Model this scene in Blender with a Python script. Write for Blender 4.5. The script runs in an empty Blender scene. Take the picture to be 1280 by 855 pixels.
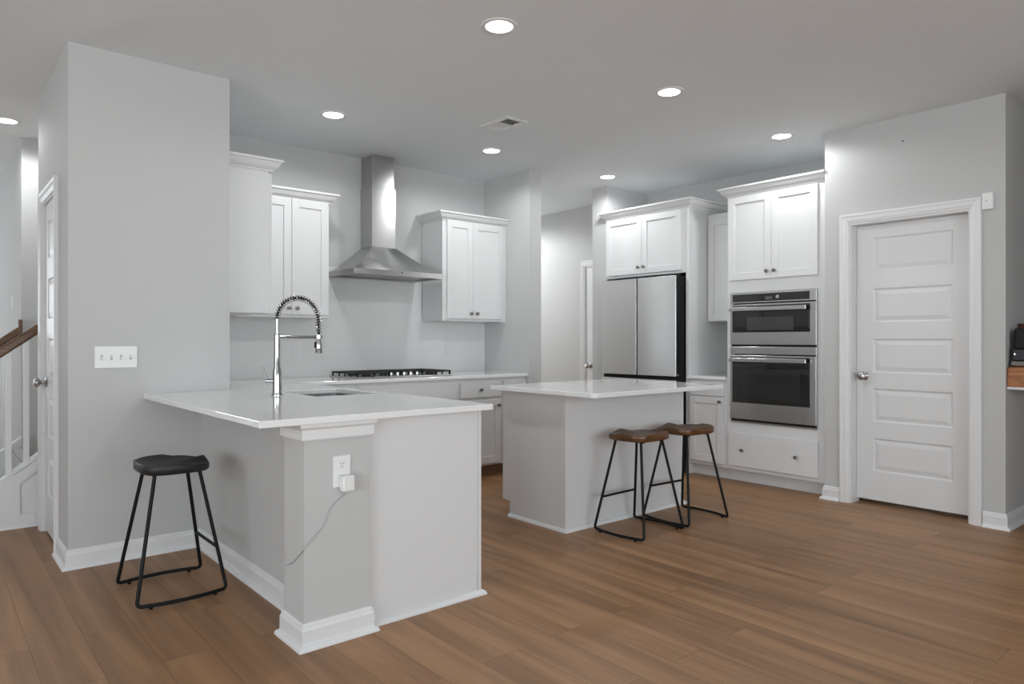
import bpy, bmesh, math, random
from mathutils import Vector, Matrix
random.seed(7)
PI = math.pi
scn = bpy.context.scene
COL = scn.collection

# ------------------------------------------------------------------ camera, world, lights, exposure
FPX, YAW, HORIZON, CAM_Z = 873.0, 0.7029, 426.0, 1.186
cam_d = bpy.data.cameras.new('camera')
cam_d.sensor_fit = 'HORIZONTAL'
cam_d.sensor_width = 36.0
cam_d.lens = FPX / 1280 * 36.0
cam_d.shift_y = (HORIZON - 427.5) / 1280
cam_d.clip_start = 0.05
cam = bpy.data.objects.new('camera', cam_d)
COL.objects.link(cam)
cam.location = (0, 0, CAM_Z)
cam.rotation_euler = (PI / 2, 0, -YAW)     # looks along (sin, cos)
scn.camera = cam

WORLD_STRENGTH = 8.6
SKY_SHARE, GROUND_SHARE = 0.85, 1.0
CAN_WATTS = 17.0
HALL_WATTS = 95.0
FOYER_WATTS = 22.0
world = bpy.data.worlds.new('daylight')
scn.world = world
world.use_nodes = True
wbg = world.node_tree.nodes['Background']
wn_ = world.node_tree.nodes.new
w_tc, w_sep, w_mr, w_mx = wn_('ShaderNodeTexCoord'), wn_('ShaderNodeSeparateXYZ'), wn_('ShaderNodeMapRange'), wn_('ShaderNodeMix')
w_mr.inputs['From Min'].default_value = -0.06      # bright sunlit ground below, overcast sky above
w_mr.inputs['From Max'].default_value = 0.10
w_mx.data_type = 'RGBA'
w_mx.inputs['A'].default_value = tuple(c * GROUND_SHARE for c in (0.88, 0.95, 1.0)) + (1,)
w_mx.inputs['B'].default_value = tuple(c * SKY_SHARE for c in (0.86, 0.94, 1.0)) + (1,)
world.node_tree.links.new(w_tc.outputs['Generated'], w_sep.inputs[0])
world.node_tree.links.new(w_sep.outputs['Z'], w_mr.inputs['Value'])
world.node_tree.links.new(w_mr.outputs['Result'], w_mx.inputs['Factor'])
world.node_tree.links.new(w_mx.outputs['Result'], wbg.inputs['Color'])
wbg.inputs['Strength'].default_value = WORLD_STRENGTH

scn.view_settings.view_transform = 'Standard'
scn.view_settings.look = 'None'
scn.view_settings.gamma = 1.0
scn.view_settings.use_curve_mapping = False
scn.view_settings.exposure = 0.0
scn.cycles.use_denoising = True
scn.cycles.max_bounces = 10
scn.cycles.diffuse_bounces = 6
scn.cycles.glossy_bounces = 5
scn.cycles.caustics_reflective = False
scn.cycles.caustics_refractive = False
scn.cycles.sample_clamp_indirect = 6.0

H = 2.74

# ------------------------------------------------------------------ materials
def new_mat(name):
    m = bpy.data.materials.new(name)
    m.use_nodes = True
    nt = m.node_tree
    return m, nt, nt.nodes['Principled BSDF']

def srgb(r, g, b):
    f = lambda c: (c / 255 / 12.92) if c / 255 <= 0.04045 else ((c / 255 + 0.055) / 1.055) ** 2.4
    return (f(r), f(g), f(b), 1)

def simple(name, col, rough=0.5, metal=0.0, spec=0.5, noise=None, bump=None, coat=0.0, aniso=None):
    """flat colour with a faint procedural mottle (noise = (scale, amount)) and bump (scale, strength)"""
    m, nt, b = new_mat(name)
    b.inputs['Base Color'].default_value = col
    b.inputs['Roughness'].default_value = rough
    b.inputs['Metallic'].default_value = metal
    b.inputs['Specular IOR Level'].default_value = spec
    b.inputs['Coat Weight'].default_value = coat
    tc = nt.nodes.new('ShaderNodeTexCoord')
    if noise:
        n = nt.nodes.new('ShaderNodeTexNoise')
        n.inputs['Scale'].default_value = noise[0]
        n.inputs['Detail'].default_value = 4
        nt.links.new(tc.outputs['Object'], n.inputs['Vector'])
        mx = nt.nodes.new('ShaderNodeMix')
        mx.data_type = 'RGBA'
        mx.inputs['A'].default_value = tuple(c * (1 - noise[1]) for c in col[:3]) + (1,)
        mx.inputs['B'].default_value = tuple(min(1, c * (1 + noise[1])) for c in col[:3]) + (1,)
        nt.links.new(n.outputs['Fac'], mx.inputs['Factor'])
        nt.links.new(mx.outputs['Result'], b.inputs['Base Color'])
    if bump:
        n2 = nt.nodes.new('ShaderNodeTexNoise')
        n2.inputs['Scale'].default_value = bump[0]
        n2.inputs['Detail'].default_value = 2
        nt.links.new(tc.outputs['Object'], n2.inputs['Vector'])
        bp = nt.nodes.new('ShaderNodeBump')
        bp.inputs['Strength'].default_value = bump[1]
        bp.inputs['Distance'].default_value = 0.002
        nt.links.new(n2.outputs['Fac'], bp.inputs['Height'])
        nt.links.new(bp.outputs['Normal'], b.inputs['Normal'])
    return m

def brushed(name, col, rough, stretch=(1, 1, 60)):
    m, nt, b = new_mat(name)
    b.inputs['Metallic'].default_value = 1.0
    b.inputs['Base Color'].default_value = col
    tc = nt.nodes.new('ShaderNodeTexCoord')
    mp = nt.nodes.new('ShaderNodeMapping')
    mp.inputs['Scale'].default_value = stretch
    n = nt.nodes.new('ShaderNodeTexNoise')
    n.inputs['Scale'].default_value = 8
    n.inputs['Detail'].default_value = 2
    mr = nt.nodes.new('ShaderNodeMapRange')
    mr.inputs['To Min'].default_value = rough - 0.012
    mr.inputs['To Max'].default_value = rough + 0.012
    nt.links.new(tc.outputs['Object'], mp.inputs['Vector'])
    nt.links.new(mp.outputs['Vector'], n.inputs['Vector'])
    nt.links.new(n.outputs['Fac'], mr.inputs['Value'])
    nt.links.new(mr.outputs['Result'], b.inputs['Roughness'])
    return m

def grain(m, amount, axis='Z'):
    nt = m.node_tree
    t = nt.nodes.new('ShaderNodeTangent'); t.direction_type = 'RADIAL'; t.axis = axis
    b = nt.nodes['Principled BSDF']
    b.inputs['Anisotropic'].default_value = amount
    b.inputs['Anisotropic Rotation'].default_value = 0.25
    nt.links.new(t.outputs['Tangent'], b.inputs['Tangent'])
    return m

def emissive(name, col, strength):
    m, nt, b = new_mat(name)
    b.inputs['Base Color'].default_value = (0.9, 0.9, 0.9, 1) if strength > 1 else (0.08, 0.085, 0.09, 1)
    b.inputs['Emission Color'].default_value = col
    b.inputs['Emission Strength'].default_value = strength
    return m

def plank_floor():
    m, nt, b = new_mat('vinyl_plank')
    N, L = nt.nodes.new, nt.links.new
    tc = N('ShaderNodeTexCoord')
    mp = N('ShaderNodeMapping')
    mp.inputs['Rotation'].default_value = (0, 0, PI / 2)
    L(tc.outputs['Object'], mp.inputs['Vector'])
    br = N('ShaderNodeTexBrick')
    br.offset = 0.37
    br.offset_frequency = 2
    br.inputs['Color1'].default_value = (0.0, 0.0, 0.0, 1)
    br.inputs['Color2'].default_value = (1.0, 1.0, 1.0, 1)
    br.inputs['Mortar'].default_value = (0.5, 0.5, 0.5, 1)
    br.inputs['Scale'].default_value = 1.0
    br.inputs['Brick Width'].default_value = 1.22
    br.inputs['Row Height'].default_value = 0.18
    br.inputs['Mortar Size'].default_value = 0.0012
    br.inputs['Mortar Smooth'].default_value = 0.2
    br.inputs['Bias'].default_value = 0.0
    L(mp.outputs['Vector'], br.inputs['Vector'])
    # grain runs along the plank; each plank looks up another stretch of it
    add = N('ShaderNodeVectorMath'); add.operation = 'MULTIPLY_ADD'
    add.inputs[1].default_value = (7.3, 3.1, 0)
    L(br.outputs['Color'], add.inputs[0])
    mp2 = N('ShaderNodeMapping')
    mp2.inputs['Scale'].default_value = (0.55, 8.0, 1)
    L(mp.outputs['Vector'], mp2.inputs['Vector'])
    L(mp2.outputs['Vector'], add.inputs[2])
    n1 = N('ShaderNodeTexNoise'); n1.inputs['Scale'].default_value = 1.3
    n1.inputs['Detail'].default_value = 7; n1.inputs['Roughness'].default_value = 0.55
    n1.inputs['Distortion'].default_value = 0.6
    L(add.outputs['Vector'], n1.inputs['Vector'])
    mp3 = N('ShaderNodeMapping'); mp3.inputs['Scale'].default_value = (3.0, 90.0, 1)
    L(mp.outputs['Vector'], mp3.inputs['Vector'])
    n2 = N('ShaderNodeTexNoise'); n2.inputs['Scale'].default_value = 1.0; n2.inputs['Detail'].default_value = 3
    L(mp3.outputs['Vector'], n2.inputs['Vector'])
    cr = N('ShaderNodeValToRGB')
    cr.color_ramp.elements[0].position = 0.28
    cr.color_ramp.elements[0].color = FLOOR_DARK
    cr.color_ramp.elements[1].position = 0.74
    cr.color_ramp.elements[1].color = FLOOR_LIGHT
    mixf = N('ShaderNodeMath'); mixf.operation = 'MULTIPLY_ADD'
    mixf.inputs[1].default_value = 0.09
    L(br.outputs['Color'], mixf.inputs[0])
    L(n1.outputs['Fac'], mixf.inputs[2])
    sub = N('ShaderNodeMath'); sub.operation = 'SUBTRACT'; sub.inputs[1].default_value = 0.045
    L(mixf.outputs[0], sub.inputs[0])
    m2 = N('ShaderNodeMath'); m2.operation = 'MULTIPLY_ADD'; m2.inputs[1].default_value = 0.06
    L(n2.outputs['Fac'], m2.inputs[0]); 
    sub2 = N('ShaderNodeMath'); sub2.operation = 'SUBTRACT'; sub2.inputs[1].default_value = 0.03
    L(sub.outputs[0], sub2.inputs[0]); L(sub2.outputs[0], m2.inputs[2])
    L(m2.outputs[0], cr.inputs['Fac'])
    dk = N('ShaderNodeMix'); dk.data_type = 'RGBA'
    dk.inputs['B'].default_value = tuple(c * 0.72 for c in FLOOR_DARK[:3]) + (1,)
    L(br.outputs['Fac'], dk.inputs['Factor'])
    L(cr.outputs['Color'], dk.inputs['A'])
    L(dk.outputs['Result'], b.inputs['Base Color'])
    b.inputs['Roughness'].default_value = 0.42
    b.inputs['Specular IOR Level'].default_value = 0.35
    bp = N('ShaderNodeBump'); bp.inputs['Strength'].default_value = 0.08; bp.inputs['Distance'].default_value = 0.002
    L(n2.outputs['Fac'], bp.inputs['Height']); L(bp.outputs['Normal'], b.inputs['Normal'])
    return m

def tile_mat():
    m, nt, b = new_mat('glossy_tile')
    N, L = nt.nodes.new, nt.links.new
    tc = N('ShaderNodeTexCoord')
    mp = N('ShaderNodeMapping'); mp.inputs['Rotation'].default_value = (PI / 2, 0, 0)
    L(tc.outputs['Object'], mp.inputs['Vector'])
    br = N('ShaderNodeTexBrick')
    br.inputs['Color1'].default_value = TILE
    br.inputs['Color2'].default_value = tuple(c * 0.985 for c in TILE[:3]) + (1,)
    br.inputs['Mortar'].default_value = tuple(c * 0.94 for c in TILE[:3]) + (1,)
    br.inputs['Scale'].default_value = 1.0
    br.inputs['Brick Width'].default_value = 0.305
    br.inputs['Row Height'].default_value = 0.102
    br.inputs['Mortar Size'].default_value = 0.0012
    L(mp.outputs['Vector'], br.inputs['Vector'])
    L(br.outputs['Color'], b.inputs['Base Color'])
    b.inputs['Roughness'].default_value = 0.14
    return m

def wood_mat(name, dark, light, rough=0.4, scale=(2, 24, 24)):
    m, nt, b = new_mat(name)
    N, L = nt.nodes.new, nt.links.new
    tc = N('ShaderNodeTexCoord')
    mp = N('ShaderNodeMapping'); mp.inputs['Scale'].default_value = scale
    L(tc.outputs['Object'], mp.inputs['Vector'])
    n = N('ShaderNodeTexNoise'); n.inputs['Scale'].default_value = 2.0; n.inputs['Detail'].default_value = 5
    n.inputs['Distortion'].default_value = 0.8
    L(mp.outputs['Vector'], n.inputs['Vector'])
    cr = N('ShaderNodeValToRGB')
    cr.color_ramp.elements[0].position = 0.3; cr.color_ramp.elements[0].color = dark
    cr.color_ramp.elements[1].position = 0.7; cr.color_ramp.elements[1].color = light
    L(n.outputs['Fac'], cr.inputs['Fac']); L(cr.outputs['Color'], b.inputs['Base Color'])
    b.inputs['Roughness'].default_value = rough
    return m

FLOOR_DARK = srgb(120, 87, 57)
FLOOR_LIGHT = srgb(168, 127, 90)
TILE = srgb(214, 214, 213)
WALL = simple('greige_paint', srgb(189, 189, 188), 0.85, spec=0.25, noise=(1.5, 0.012), bump=(260, 0.12))
CEIL = simple('ceiling_paint', srgb(222, 226, 228), 0.9, spec=0.2, noise=(1.2, 0.012), bump=(220, 0.15))
TRIM = simple('white_trim_paint', srgb(218, 218, 218), 0.4, spec=0.4, noise=(3, 0.006))
DOORW = simple('white_door_paint', srgb(215, 215, 215), 0.42, spec=0.4, noise=(3, 0.006))
CAB = simple('white_cabinet_paint', srgb(213, 213, 213), 0.38, spec=0.4, noise=(2.5, 0.006))
QUARTZ = simple('white_quartz', srgb(231, 231, 231), 0.06, spec=0.55, noise=(14, 0.02))
FLOORM = plank_floor()
TILEM = tile_mat()
STEEL = grain(brushed('brushed_steel', (0.52, 0.52, 0.515, 1), 0.30, (1, 1, 60)), 0.7)
STEELH = grain(brushed('brushed_steel_grain_sideways', (0.52, 0.52, 0.515, 1), 0.24, (1, 1, 60)), 0.6)
FRIDGE_STEEL = grain(brushed('fridge_steel', (0.93, 0.93, 0.93, 1), 0.26, (1, 60, 1)), 0.4)
SINKST = brushed('sink_steel', (0.38, 0.38, 0.38, 1), 0.3)
CHROME = simple('chrome', (0.46, 0.46, 0.46, 1), 0.09, 1.0, noise=(8, 0.02))
NICKEL = simple('satin_nickel', (0.42, 0.41, 0.40, 1), 0.24, 1.0, noise=(8, 0.02))
KNOBM = simple('dark_nickel', (0.20, 0.195, 0.19, 1), 0.28, 1.0, noise=(8, 0.02))
BLACKP = simple('black_plastic', (0.006, 0.006, 0.006, 1), 0.45, spec=0.25, noise=(10, 0.1))
BLACKG = simple('black_glass', (0.012, 0.012, 0.012, 1), 0.06, noise=(5, 0.05), coat=0.3)
OVENWIN = simple('smoked_window', (0.05, 0.05, 0.05, 1), 0.12, noise=(5, 0.05))
OVENDARK = simple('dark_oven_window', (0.02, 0.02, 0.02, 1), 0.1, noise=(5, 0.05))
IRON = simple('cast_iron', (0.012, 0.012, 0.012, 1), 0.55, noise=(40, 0.2), bump=(200, 0.3))
BLKMETAL = simple('black_powder_coat', (0.006, 0.006, 0.006, 1), 0.5, spec=0.2, noise=(30, 0.1))
PLATE = simple('white_plastic', srgb(225, 225, 224), 0.35, noise=(6, 0.01))
TILEP = simple('tile_coloured_plastic', srgb(212, 212, 211), 0.35, noise=(6, 0.01))
SLOT = simple('dark_slot', (0.03, 0.03, 0.03, 1), 0.6, noise=(6, 0.1))
GREYP = simple('grey_cord', srgb(172, 172, 172), 0.5, noise=(30, 0.05))
WALNUT = wood_mat('walnut_seat', srgb(62, 38, 18), srgb(108, 72, 40), 0.38, (3, 22, 22))
EBONY = wood_mat('black_stained_seat', srgb(17, 17, 18), srgb(33, 31, 29), 0.5, (3, 22, 22))
RAILW = wood_mat('stained_rail_wood', srgb(70, 48, 28), srgb(112, 78, 46), 0.35, (3, 20, 20))
SHELFW = wood_mat('oak_block', srgb(120, 72, 38), srgb(190, 126, 78), 0.4, (2, 4, 40))
REDW = wood_mat('reddish_brown_wood', srgb(66, 34, 20), srgb(92, 52, 32), 0.4)
TOEM = wood_mat('brown_toe_board', srgb(112, 84, 62), srgb(140, 108, 80), 0.5, (2, 20, 20))  # brown streaked tone for the recessed toe boards
BULB = emissive('lamp_disc', (1.0, 0.985, 0.96, 1), 14.0)
DISPLAY = emissive('clock_display', (0.75, 0.8, 0.85, 1), 0.0)

# ------------------------------------------------------------------ mesh helpers
def mapx(x0, sgn=-1):            # a face on a plane X = x0 looking to sgn: u -> Y
    return lambda u, z, d: (x0 + sgn * d, u, z)
def mapy(y0, sgn=-1):            # a face on a plane Y = y0: u -> X
    return lambda u, z, d: (u, y0 + sgn * d, z)
def ident(a, b, c):
    return (a, b, c)

def wloc(o):
    v = Vector((0, 0, 0))
    while o is not None:
        v = v + o.location
        o = o.parent
    return v

class MB:
    def __init__(self):
        self.bm = bmesh.new()
    def face(self, pts):
        vs = [self.bm.verts.new(p) for p in pts]
        try:
            return self.bm.faces.new(vs)
        except ValueError:
            return None
    def box(self, x0, x1, y0, y1, z0, z1, bev=0.0, seg=2):
        vs = [self.bm.verts.new((x, y, z)) for x in (x0, x1) for y in (y0, y1) for z in (z0, z1)]
        idx = ((0, 1, 3, 2), (4, 6, 7, 5), (0, 4, 5, 1), (2, 3, 7, 6), (0, 2, 6, 4), (1, 5, 7, 3))
        fs = [self.bm.faces.new([vs[i] for i in f]) for f in idx]
        if bev > 0:
            es = list({e for f in fs for e in f.edges})
            bmesh.ops.bevel(self.bm, geom=es, offset=bev, segments=seg, profile=0.5, affect='EDGES')
        return self
    def fbox(self, mp, u0, u1, z0, z1, d0, d1, bev=0.0, seg=2):
        a, b = mp(u0, z0, d0), mp(u1, z1, d1)
        lo = [min(a[i], b[i]) for i in range(3)]
        hi = [max(a[i], b[i]) for i in range(3)]
        return self.box(lo[0], hi[0], lo[1], hi[1], lo[2], hi[2], bev, seg)
    def prism(self, pts, mp, h0, h1):
        """polygon pts (p, q) extruded h0..h1; mp(p, q, h)"""
        a = [self.bm.verts.new(mp(p, q, h0)) for p, q in pts]
        b = [self.bm.verts.new(mp(p, q, h1)) for p, q in pts]
        n = len(pts)
        self.bm.faces.new(a[::-1]); self.bm.faces.new(b)
        for i in range(n):
            self.bm.faces.new([a[i], a[(i + 1) % n], b[(i + 1) % n], b[i]])
        return self
    def sweep(self, path, prof, mp=ident):
        """profile (d out to the right of the path, h) swept along a 2-D path with mitred corners"""
        n = len(path)
        nrm = []
        for i in range(n - 1):
            dx, dy = path[i + 1][0] - path[i][0], path[i + 1][1] - path[i][1]
            l = math.hypot(dx, dy)
            nrm.append((dy / l, -dx / l))
        rings = []
        for i in range(n):
            if i == 0: o = nrm[0]
            elif i == n - 1: o = nrm[-1]
            else:
                a, b = nrm[i - 1], nrm[i]
                k = 1 + a[0] * b[0] + a[1] * b[1]
                o = ((a[0] + b[0]) / k, (a[1] + b[1]) / k)
            rings.append([self.bm.verts.new(mp(path[i][0] + o[0] * d, path[i][1] + o[1] * d, h)) for d, h in prof])
        m = len(prof)
        for i in range(n - 1):
            for j in range(m):
                self.bm.faces.new([rings[i][j], rings[i][(j + 1) % m], rings[i + 1][(j + 1) % m], rings[i + 1][j]])
        self.bm.faces.new(rings[0][::-1]); self.bm.faces.new(rings[-1])
        return self
    def lathe(self, prof, c, axis=(0, 0, 1), seg=24):
        """profile (r, t) about an axis through c"""
        ax = Vector(axis).normalized()
        q = ax.to_track_quat('Z', 'Y')
        c = Vector(c)
        rings = []
        for r, t in prof:
            if r < 1e-6:
                rings.append([self.bm.verts.new(c + q @ Vector((0, 0, t)))])
            else:
                rings.append([self.bm.verts.new(c + q @ Vector((r * math.cos(2 * PI * k / seg), r * math.sin(2 * PI * k / seg), t))) for k in range(seg)])
        for a, b in zip(rings, rings[1:]):
            for k in range(seg):
                f = [a[k % len(a)], a[(k + 1) % len(a)], b[(k + 1) % len(b)], b[k % len(b)]]
                f = [v for i, v in enumerate(f) if v not in f[:i]]
                if len(f) > 2:
                    self.bm.faces.new(f)
        if len(rings[0]) > 1: self.bm.faces.new(rings[0][::-1])
        if len(rings[-1]) > 1: self.bm.faces.new(rings[-1])
        return self
    def tube(self, pts, r, seg=10, closed=False):
        pts = [Vector(p) for p in pts]
        n = len(pts)
        rr = r if isinstance(r, (list, tuple)) else [r] * n
        up = None
        rings = []
        for i in range(n):
            if closed: t = pts[(i + 1) % n] - pts[i - 1]
            else: t = pts[min(i + 1, n - 1)] - pts[max(i - 1, 0)]
            t.normalize()
            if up is None:
                up = Vector((0, 0, 1)) if abs(t.z) < 0.9 else Vector((1, 0, 0))
            up = (up - t * up.dot(t)).normalized()
            s = t.cross(up)
            rings.append([self.bm.verts.new(pts[i] + (up * math.cos(2 * PI * k / seg) + s * math.sin(2 * PI * k / seg)) * rr[i]) for k in range(seg)])
        for i in range(n if closed else n - 1):
            a, b = rings[i], rings[(i + 1) % n]
            for k in range(seg):
                self.bm.faces.new([a[k], a[(k + 1) % seg], b[(k + 1) % seg], b[k]])
        if not closed:
            self.bm.faces.new(rings[0][::-1]); self.bm.faces.new(rings[-1])
        return self
    def build(self, name, mat, parent=None, smooth=False, bevel=0.0, angle=40):
        bm = self.bm
        bmesh.ops.recalc_face_normals(bm, faces=bm.faces[:])
        lo = Vector([min(v.co[i] for v in bm.verts) for i in range(3)])
        hi = Vector([max(v.co[i] for v in bm.verts) for i in range(3)])
        c = Vector(((lo.x + hi.x) / 2, (lo.y + hi.y) / 2, lo.z))
        bmesh.ops.translate(bm, verts=bm.verts[:], vec=-c)
        me = bpy.data.meshes.new(name)
        bm.to_mesh(me); bm.free()
        if smooth:
            for p in me.polygons: p.use_smooth = True
            me.set_sharp_from_angle(angle=math.radians(angle))
        me.materials.append(mat)
        o = bpy.data.objects.new(name, me)
        COL.objects.link(o)
        if parent is not None:
            o.parent = parent
            o.location = c - wloc(parent)
        else:
            o.location = c
        if bevel > 0:
            bv = o.modifiers.new('bevel', 'BEVEL')
            bv.width = bevel; bv.segments = 2; bv.limit_method = 'ANGLE'; bv.angle_limit = math.radians(35)
        return o

def tag(o, label, cat, group=None, kind=None):
    o['label'] = label
    o['category'] = cat
    if group: o['group'] = group
    if kind: o['kind'] = kind
    return o
def thing(name, loc, label, cat, group=None, kind=None):
    o = bpy.data.objects.new(name, None)
    o.empty_display_size = 0.1
    COL.objects.link(o)
    o.location = loc
    return tag(o, label, cat, group, kind)
def struct(name, mb, mat, label, cat, **kw):
    return tag(mb.build(name, mat, **kw), label, cat, kind='structure')
def arc(c, r, a0, a1, n, ex, ey):
    c, ex, ey = Vector(c), Vector(ex), Vector(ey)
    return [c + ex * (r * math.cos(a0 + (a1 - a0) * i / n)) + ey * (r * math.sin(a0 + (a1 - a0) * i / n)) for i in range(n + 1)]
def fillet(pts, r, n=5):
    """rounds the inner corners of a 3-D polyline"""
    pts = [Vector(p) for p in pts]
    out = [pts[0]]
    for i in range(1, len(pts) - 1):
        a, b, c = pts[i - 1], pts[i], pts[i + 1]
        u, v = (a - b).normalized(), (c - b).normalized()
        ang = u.angle(v)
        t = min(r / math.tan(ang / 2), (a - b).length * 0.45, (c - b).length * 0.45)
        p, q = b + u * t, b + v * t
        for k in range(n + 1):
            s = k / n
            out.append(p.lerp(b, s).lerp(b.lerp(q, s), s))
    out.append(pts[-1])
    return out

# ------------------------------------------------------------------ room shell
XR = 5.88                      # wall behind fridge and ovens
PX = 5.19                      # pantry wall
YH = 5.38                      # hood wall
CX0, CX1, CY = 0.585, 1.404, 4.255   # closet block

def grid_slab(name, xs, ys, keep, z0, z1):
    mb = MB()
    V = {}
    def v(i, j, z):
        k = (i, j, z)
        if k not in V: V[k] = mb.bm.verts.new((xs[i], ys[j], z))
        return V[k]
    nx, ny = len(xs) - 1, len(ys) - 1
    inside = lambda i, j: 0 <= i < nx and 0 <= j < ny and keep((xs[i] + xs[i + 1]) / 2, (ys[j] + ys[j + 1]) / 2)
    for i in range(nx):
        for j in range(ny):
            if not inside(i, j): continue
            mb.bm.faces.new([v(i, j, z1), v(i + 1, j, z1), v(i + 1, j + 1, z1), v(i, j + 1, z1)])
            mb.bm.faces.new([v(i, j, z0), v(i, j + 1, z0), v(i + 1, j + 1, z0), v(i + 1, j, z0)])
            for (di, dj, a, b) in ((-1, 0, (i, j), (i, j + 1)), (1, 0, (i + 1, j), (i + 1, j + 1)), (0, -1, (i, j), (i + 1, j)), (0, 1, (i, j + 1), (i + 1, j + 1))):
                if not inside(i + di, j + dj):
                    mb.bm.faces.new([v(*a, z0), v(*b, z0), v(*b, z1), v(*a, z1)])
    return mb

struct('floor', MB().box(-4, 8.6, -4, 9.6, -0.1, 0), FLOORM, 'brown wood-look plank floor running through the kitchen and hall', 'floor')
vx0, vx1, vy0, vy1 = 3.115, 3.27, 3.725, 3.98      # hole for the ceiling register
struct('ceiling', grid_slab('c', [-4, vx0, vx1, 8.6], [-4, vy0, vy1, 9.6], lambda x, y: not (vx0 < x < vx1 and vy0 < y < vy1), H, H + 0.12), CEIL,
       'flat pale grey ceiling over the whole room', 'ceiling')
struct('wall_back', MB().box(1.29, 4.2, YH, YH + 0.12, 0, H), WALL, 'grey wall behind the range hood and cooktop', 'wall')
struct('wall_hall_side', MB().box(4.2, 4.34, 4.71, 9.5, 0, H), WALL, 'grey stub wall ending the cooktop counter beside the hall opening', 'wall')
D3Y0, D3Y1, DH = 4.97, 5.62, 2.035
mb = MB()
mb.box(XR, XR + 0.12, 2.37, D3Y0, 0, H).box(XR, XR + 0.12, D3Y1, 9.5, 0, H).box(XR, XR + 0.12, D3Y0, D3Y1, DH, H)
struct('wall_hall_end', mb, WALL, 'pale wall at the end of the hall, running on behind the refrigerator', 'wall')
struct('wall_fridge_side', MB().box(5.248, XR, 4.72, 4.92, 0, H), WALL, 'short wall left of the refrigerator cabinet', 'wall')
struct('wall_hall_back', MB().box(4.34, 4.5, 9.4, 9.5, 0, H).box(5.7, XR, 9.4, 9.5, 0, H).box(4.5, 5.7, 9.4, 9.5, 0, 0.45).box(4.5, 5.7, 9.4, 9.5, 2.35, H), WALL, 'far wall closing the hall', 'wall')
# pantry wall with its door opening
D1Y0, D1Y1 = 1.532, 2.303
mb = MB()
mb.box(PX, PX + 0.14, 1.34, D1Y0, 0, H).box(PX, PX + 0.14, D1Y1, 2.486, 0, H).box(PX, PX + 0.14, D1Y0, D1Y1, DH + 0.006, H)
mb.box(PX + 0.14, XR, 2.37, 2.486, 0, H)
struct('wall_pantry', mb, WALL, 'grey wall that holds the white pantry door', 'wall')
struct('wall_right', MB().box(PX + 0.14, 8.5, 1.34, 1.46, 0, H), WALL, 'shaded grey wall with the wooden shelf, round the corner from the pantry door', 'wall')
struct('wall_light_blocker', MB().box(4.4, 8.5, -0.45, -0.33, 0, H), WALL, 'grey wall opposite the wooden shelf', 'wall')  # out-of-view wall added to keep window light off the shelf wall
struct('wall_east', MB().box(8.5, 8.6, -4, 9.5, 0, H), WALL, 'wall closing the house on the pantry side', 'wall')
# closet block
D2Y0, D2Y1 = 4.65, 5.21
mb = MB()
mb.box(CX0, CX1, CY, 4.37, 0, H).box(1.29, CX1, 4.37, YH, 0, H)
mb.box(CX0, CX0 + 0.115, 4.37, D2Y0, 0, H).box(CX0, CX0 + 0.115, D2Y1, 5.446, 0, H).box(CX0, CX0 + 0.115, D2Y0, D2Y1, DH + 0.006, H)
mb.box(CX0 + 0.115, 1.29, 5.38, 5.446, 0, H)
struct('wall_closet', mb, WALL, 'big grey wall block standing between the stairs and the kitchen', 'wall')
struct('wall_stair', MB().box(0.59, 1.9, 6.5, 9.5, 0, H), WALL, 'pale wall on the far side of the stairs', 'wall')
struct('wall_far', MB().box(-4, -2.4, 9.4, 9.5, 0, H).box(-0.6, 0.59, 9.4, 9.5, 0, H).box(-2.4, -0.6, 9.4, 9.5, 0, 0.45).box(-2.4, -0.6, 9.4, 9.5, 2.35, H), WALL, 'wall at the far end of the foyer', 'wall')
# peninsula half wall and pier
mb = MB()
mb.box(1.24, 1.36, 2.75, CY, 0, 0.866).box(1.123, 1.405, 2.56, 2.75, 0, 0.866)
struct('wall_peninsula', mb, WALL, 'grey half wall and end pier under the peninsula counter', 'wall')
# walls out of view, with window openings added to admit daylight
WZ0, WZ1 = 0.45, 2.35
mb = MB()
xs = [-4, -1.8, -0.1, 0.2, 1.9, 2.2, 3.9, 8.6]
for i in range(len(xs) - 1):
    if i % 2 == 0: mb.box(xs[i], xs[i + 1], -4, -3.88, 0, H)
    else:
        mb.box(xs[i], xs[i + 1], -4, -3.88, 0, WZ0); mb.box(xs[i], xs[i + 1], -4, -3.88, WZ1, H)
struct('wall_rear', mb, WALL, 'living room wall behind the camera with three unseen windows added for daylight', 'wall')
mb = MB()
ys = [-3.88, -2.9, -1.2, -0.8, 0.9, 1.3, 2.6, 9.4]
for i in range(len(ys) - 1):
    if i % 2 == 0: mb.box(-4, -3.88, ys[i], ys[i + 1], 0, H)
    else:
        mb.box(-4, -3.88, ys[i], ys[i + 1], 0, WZ0); mb.box(-4, -3.88, ys[i], ys[i + 1], WZ1, H)
struct('wall_left', mb, WALL, 'living room wall beside the camera with three unseen windows added for daylight', 'wall')
wn = 0
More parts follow.
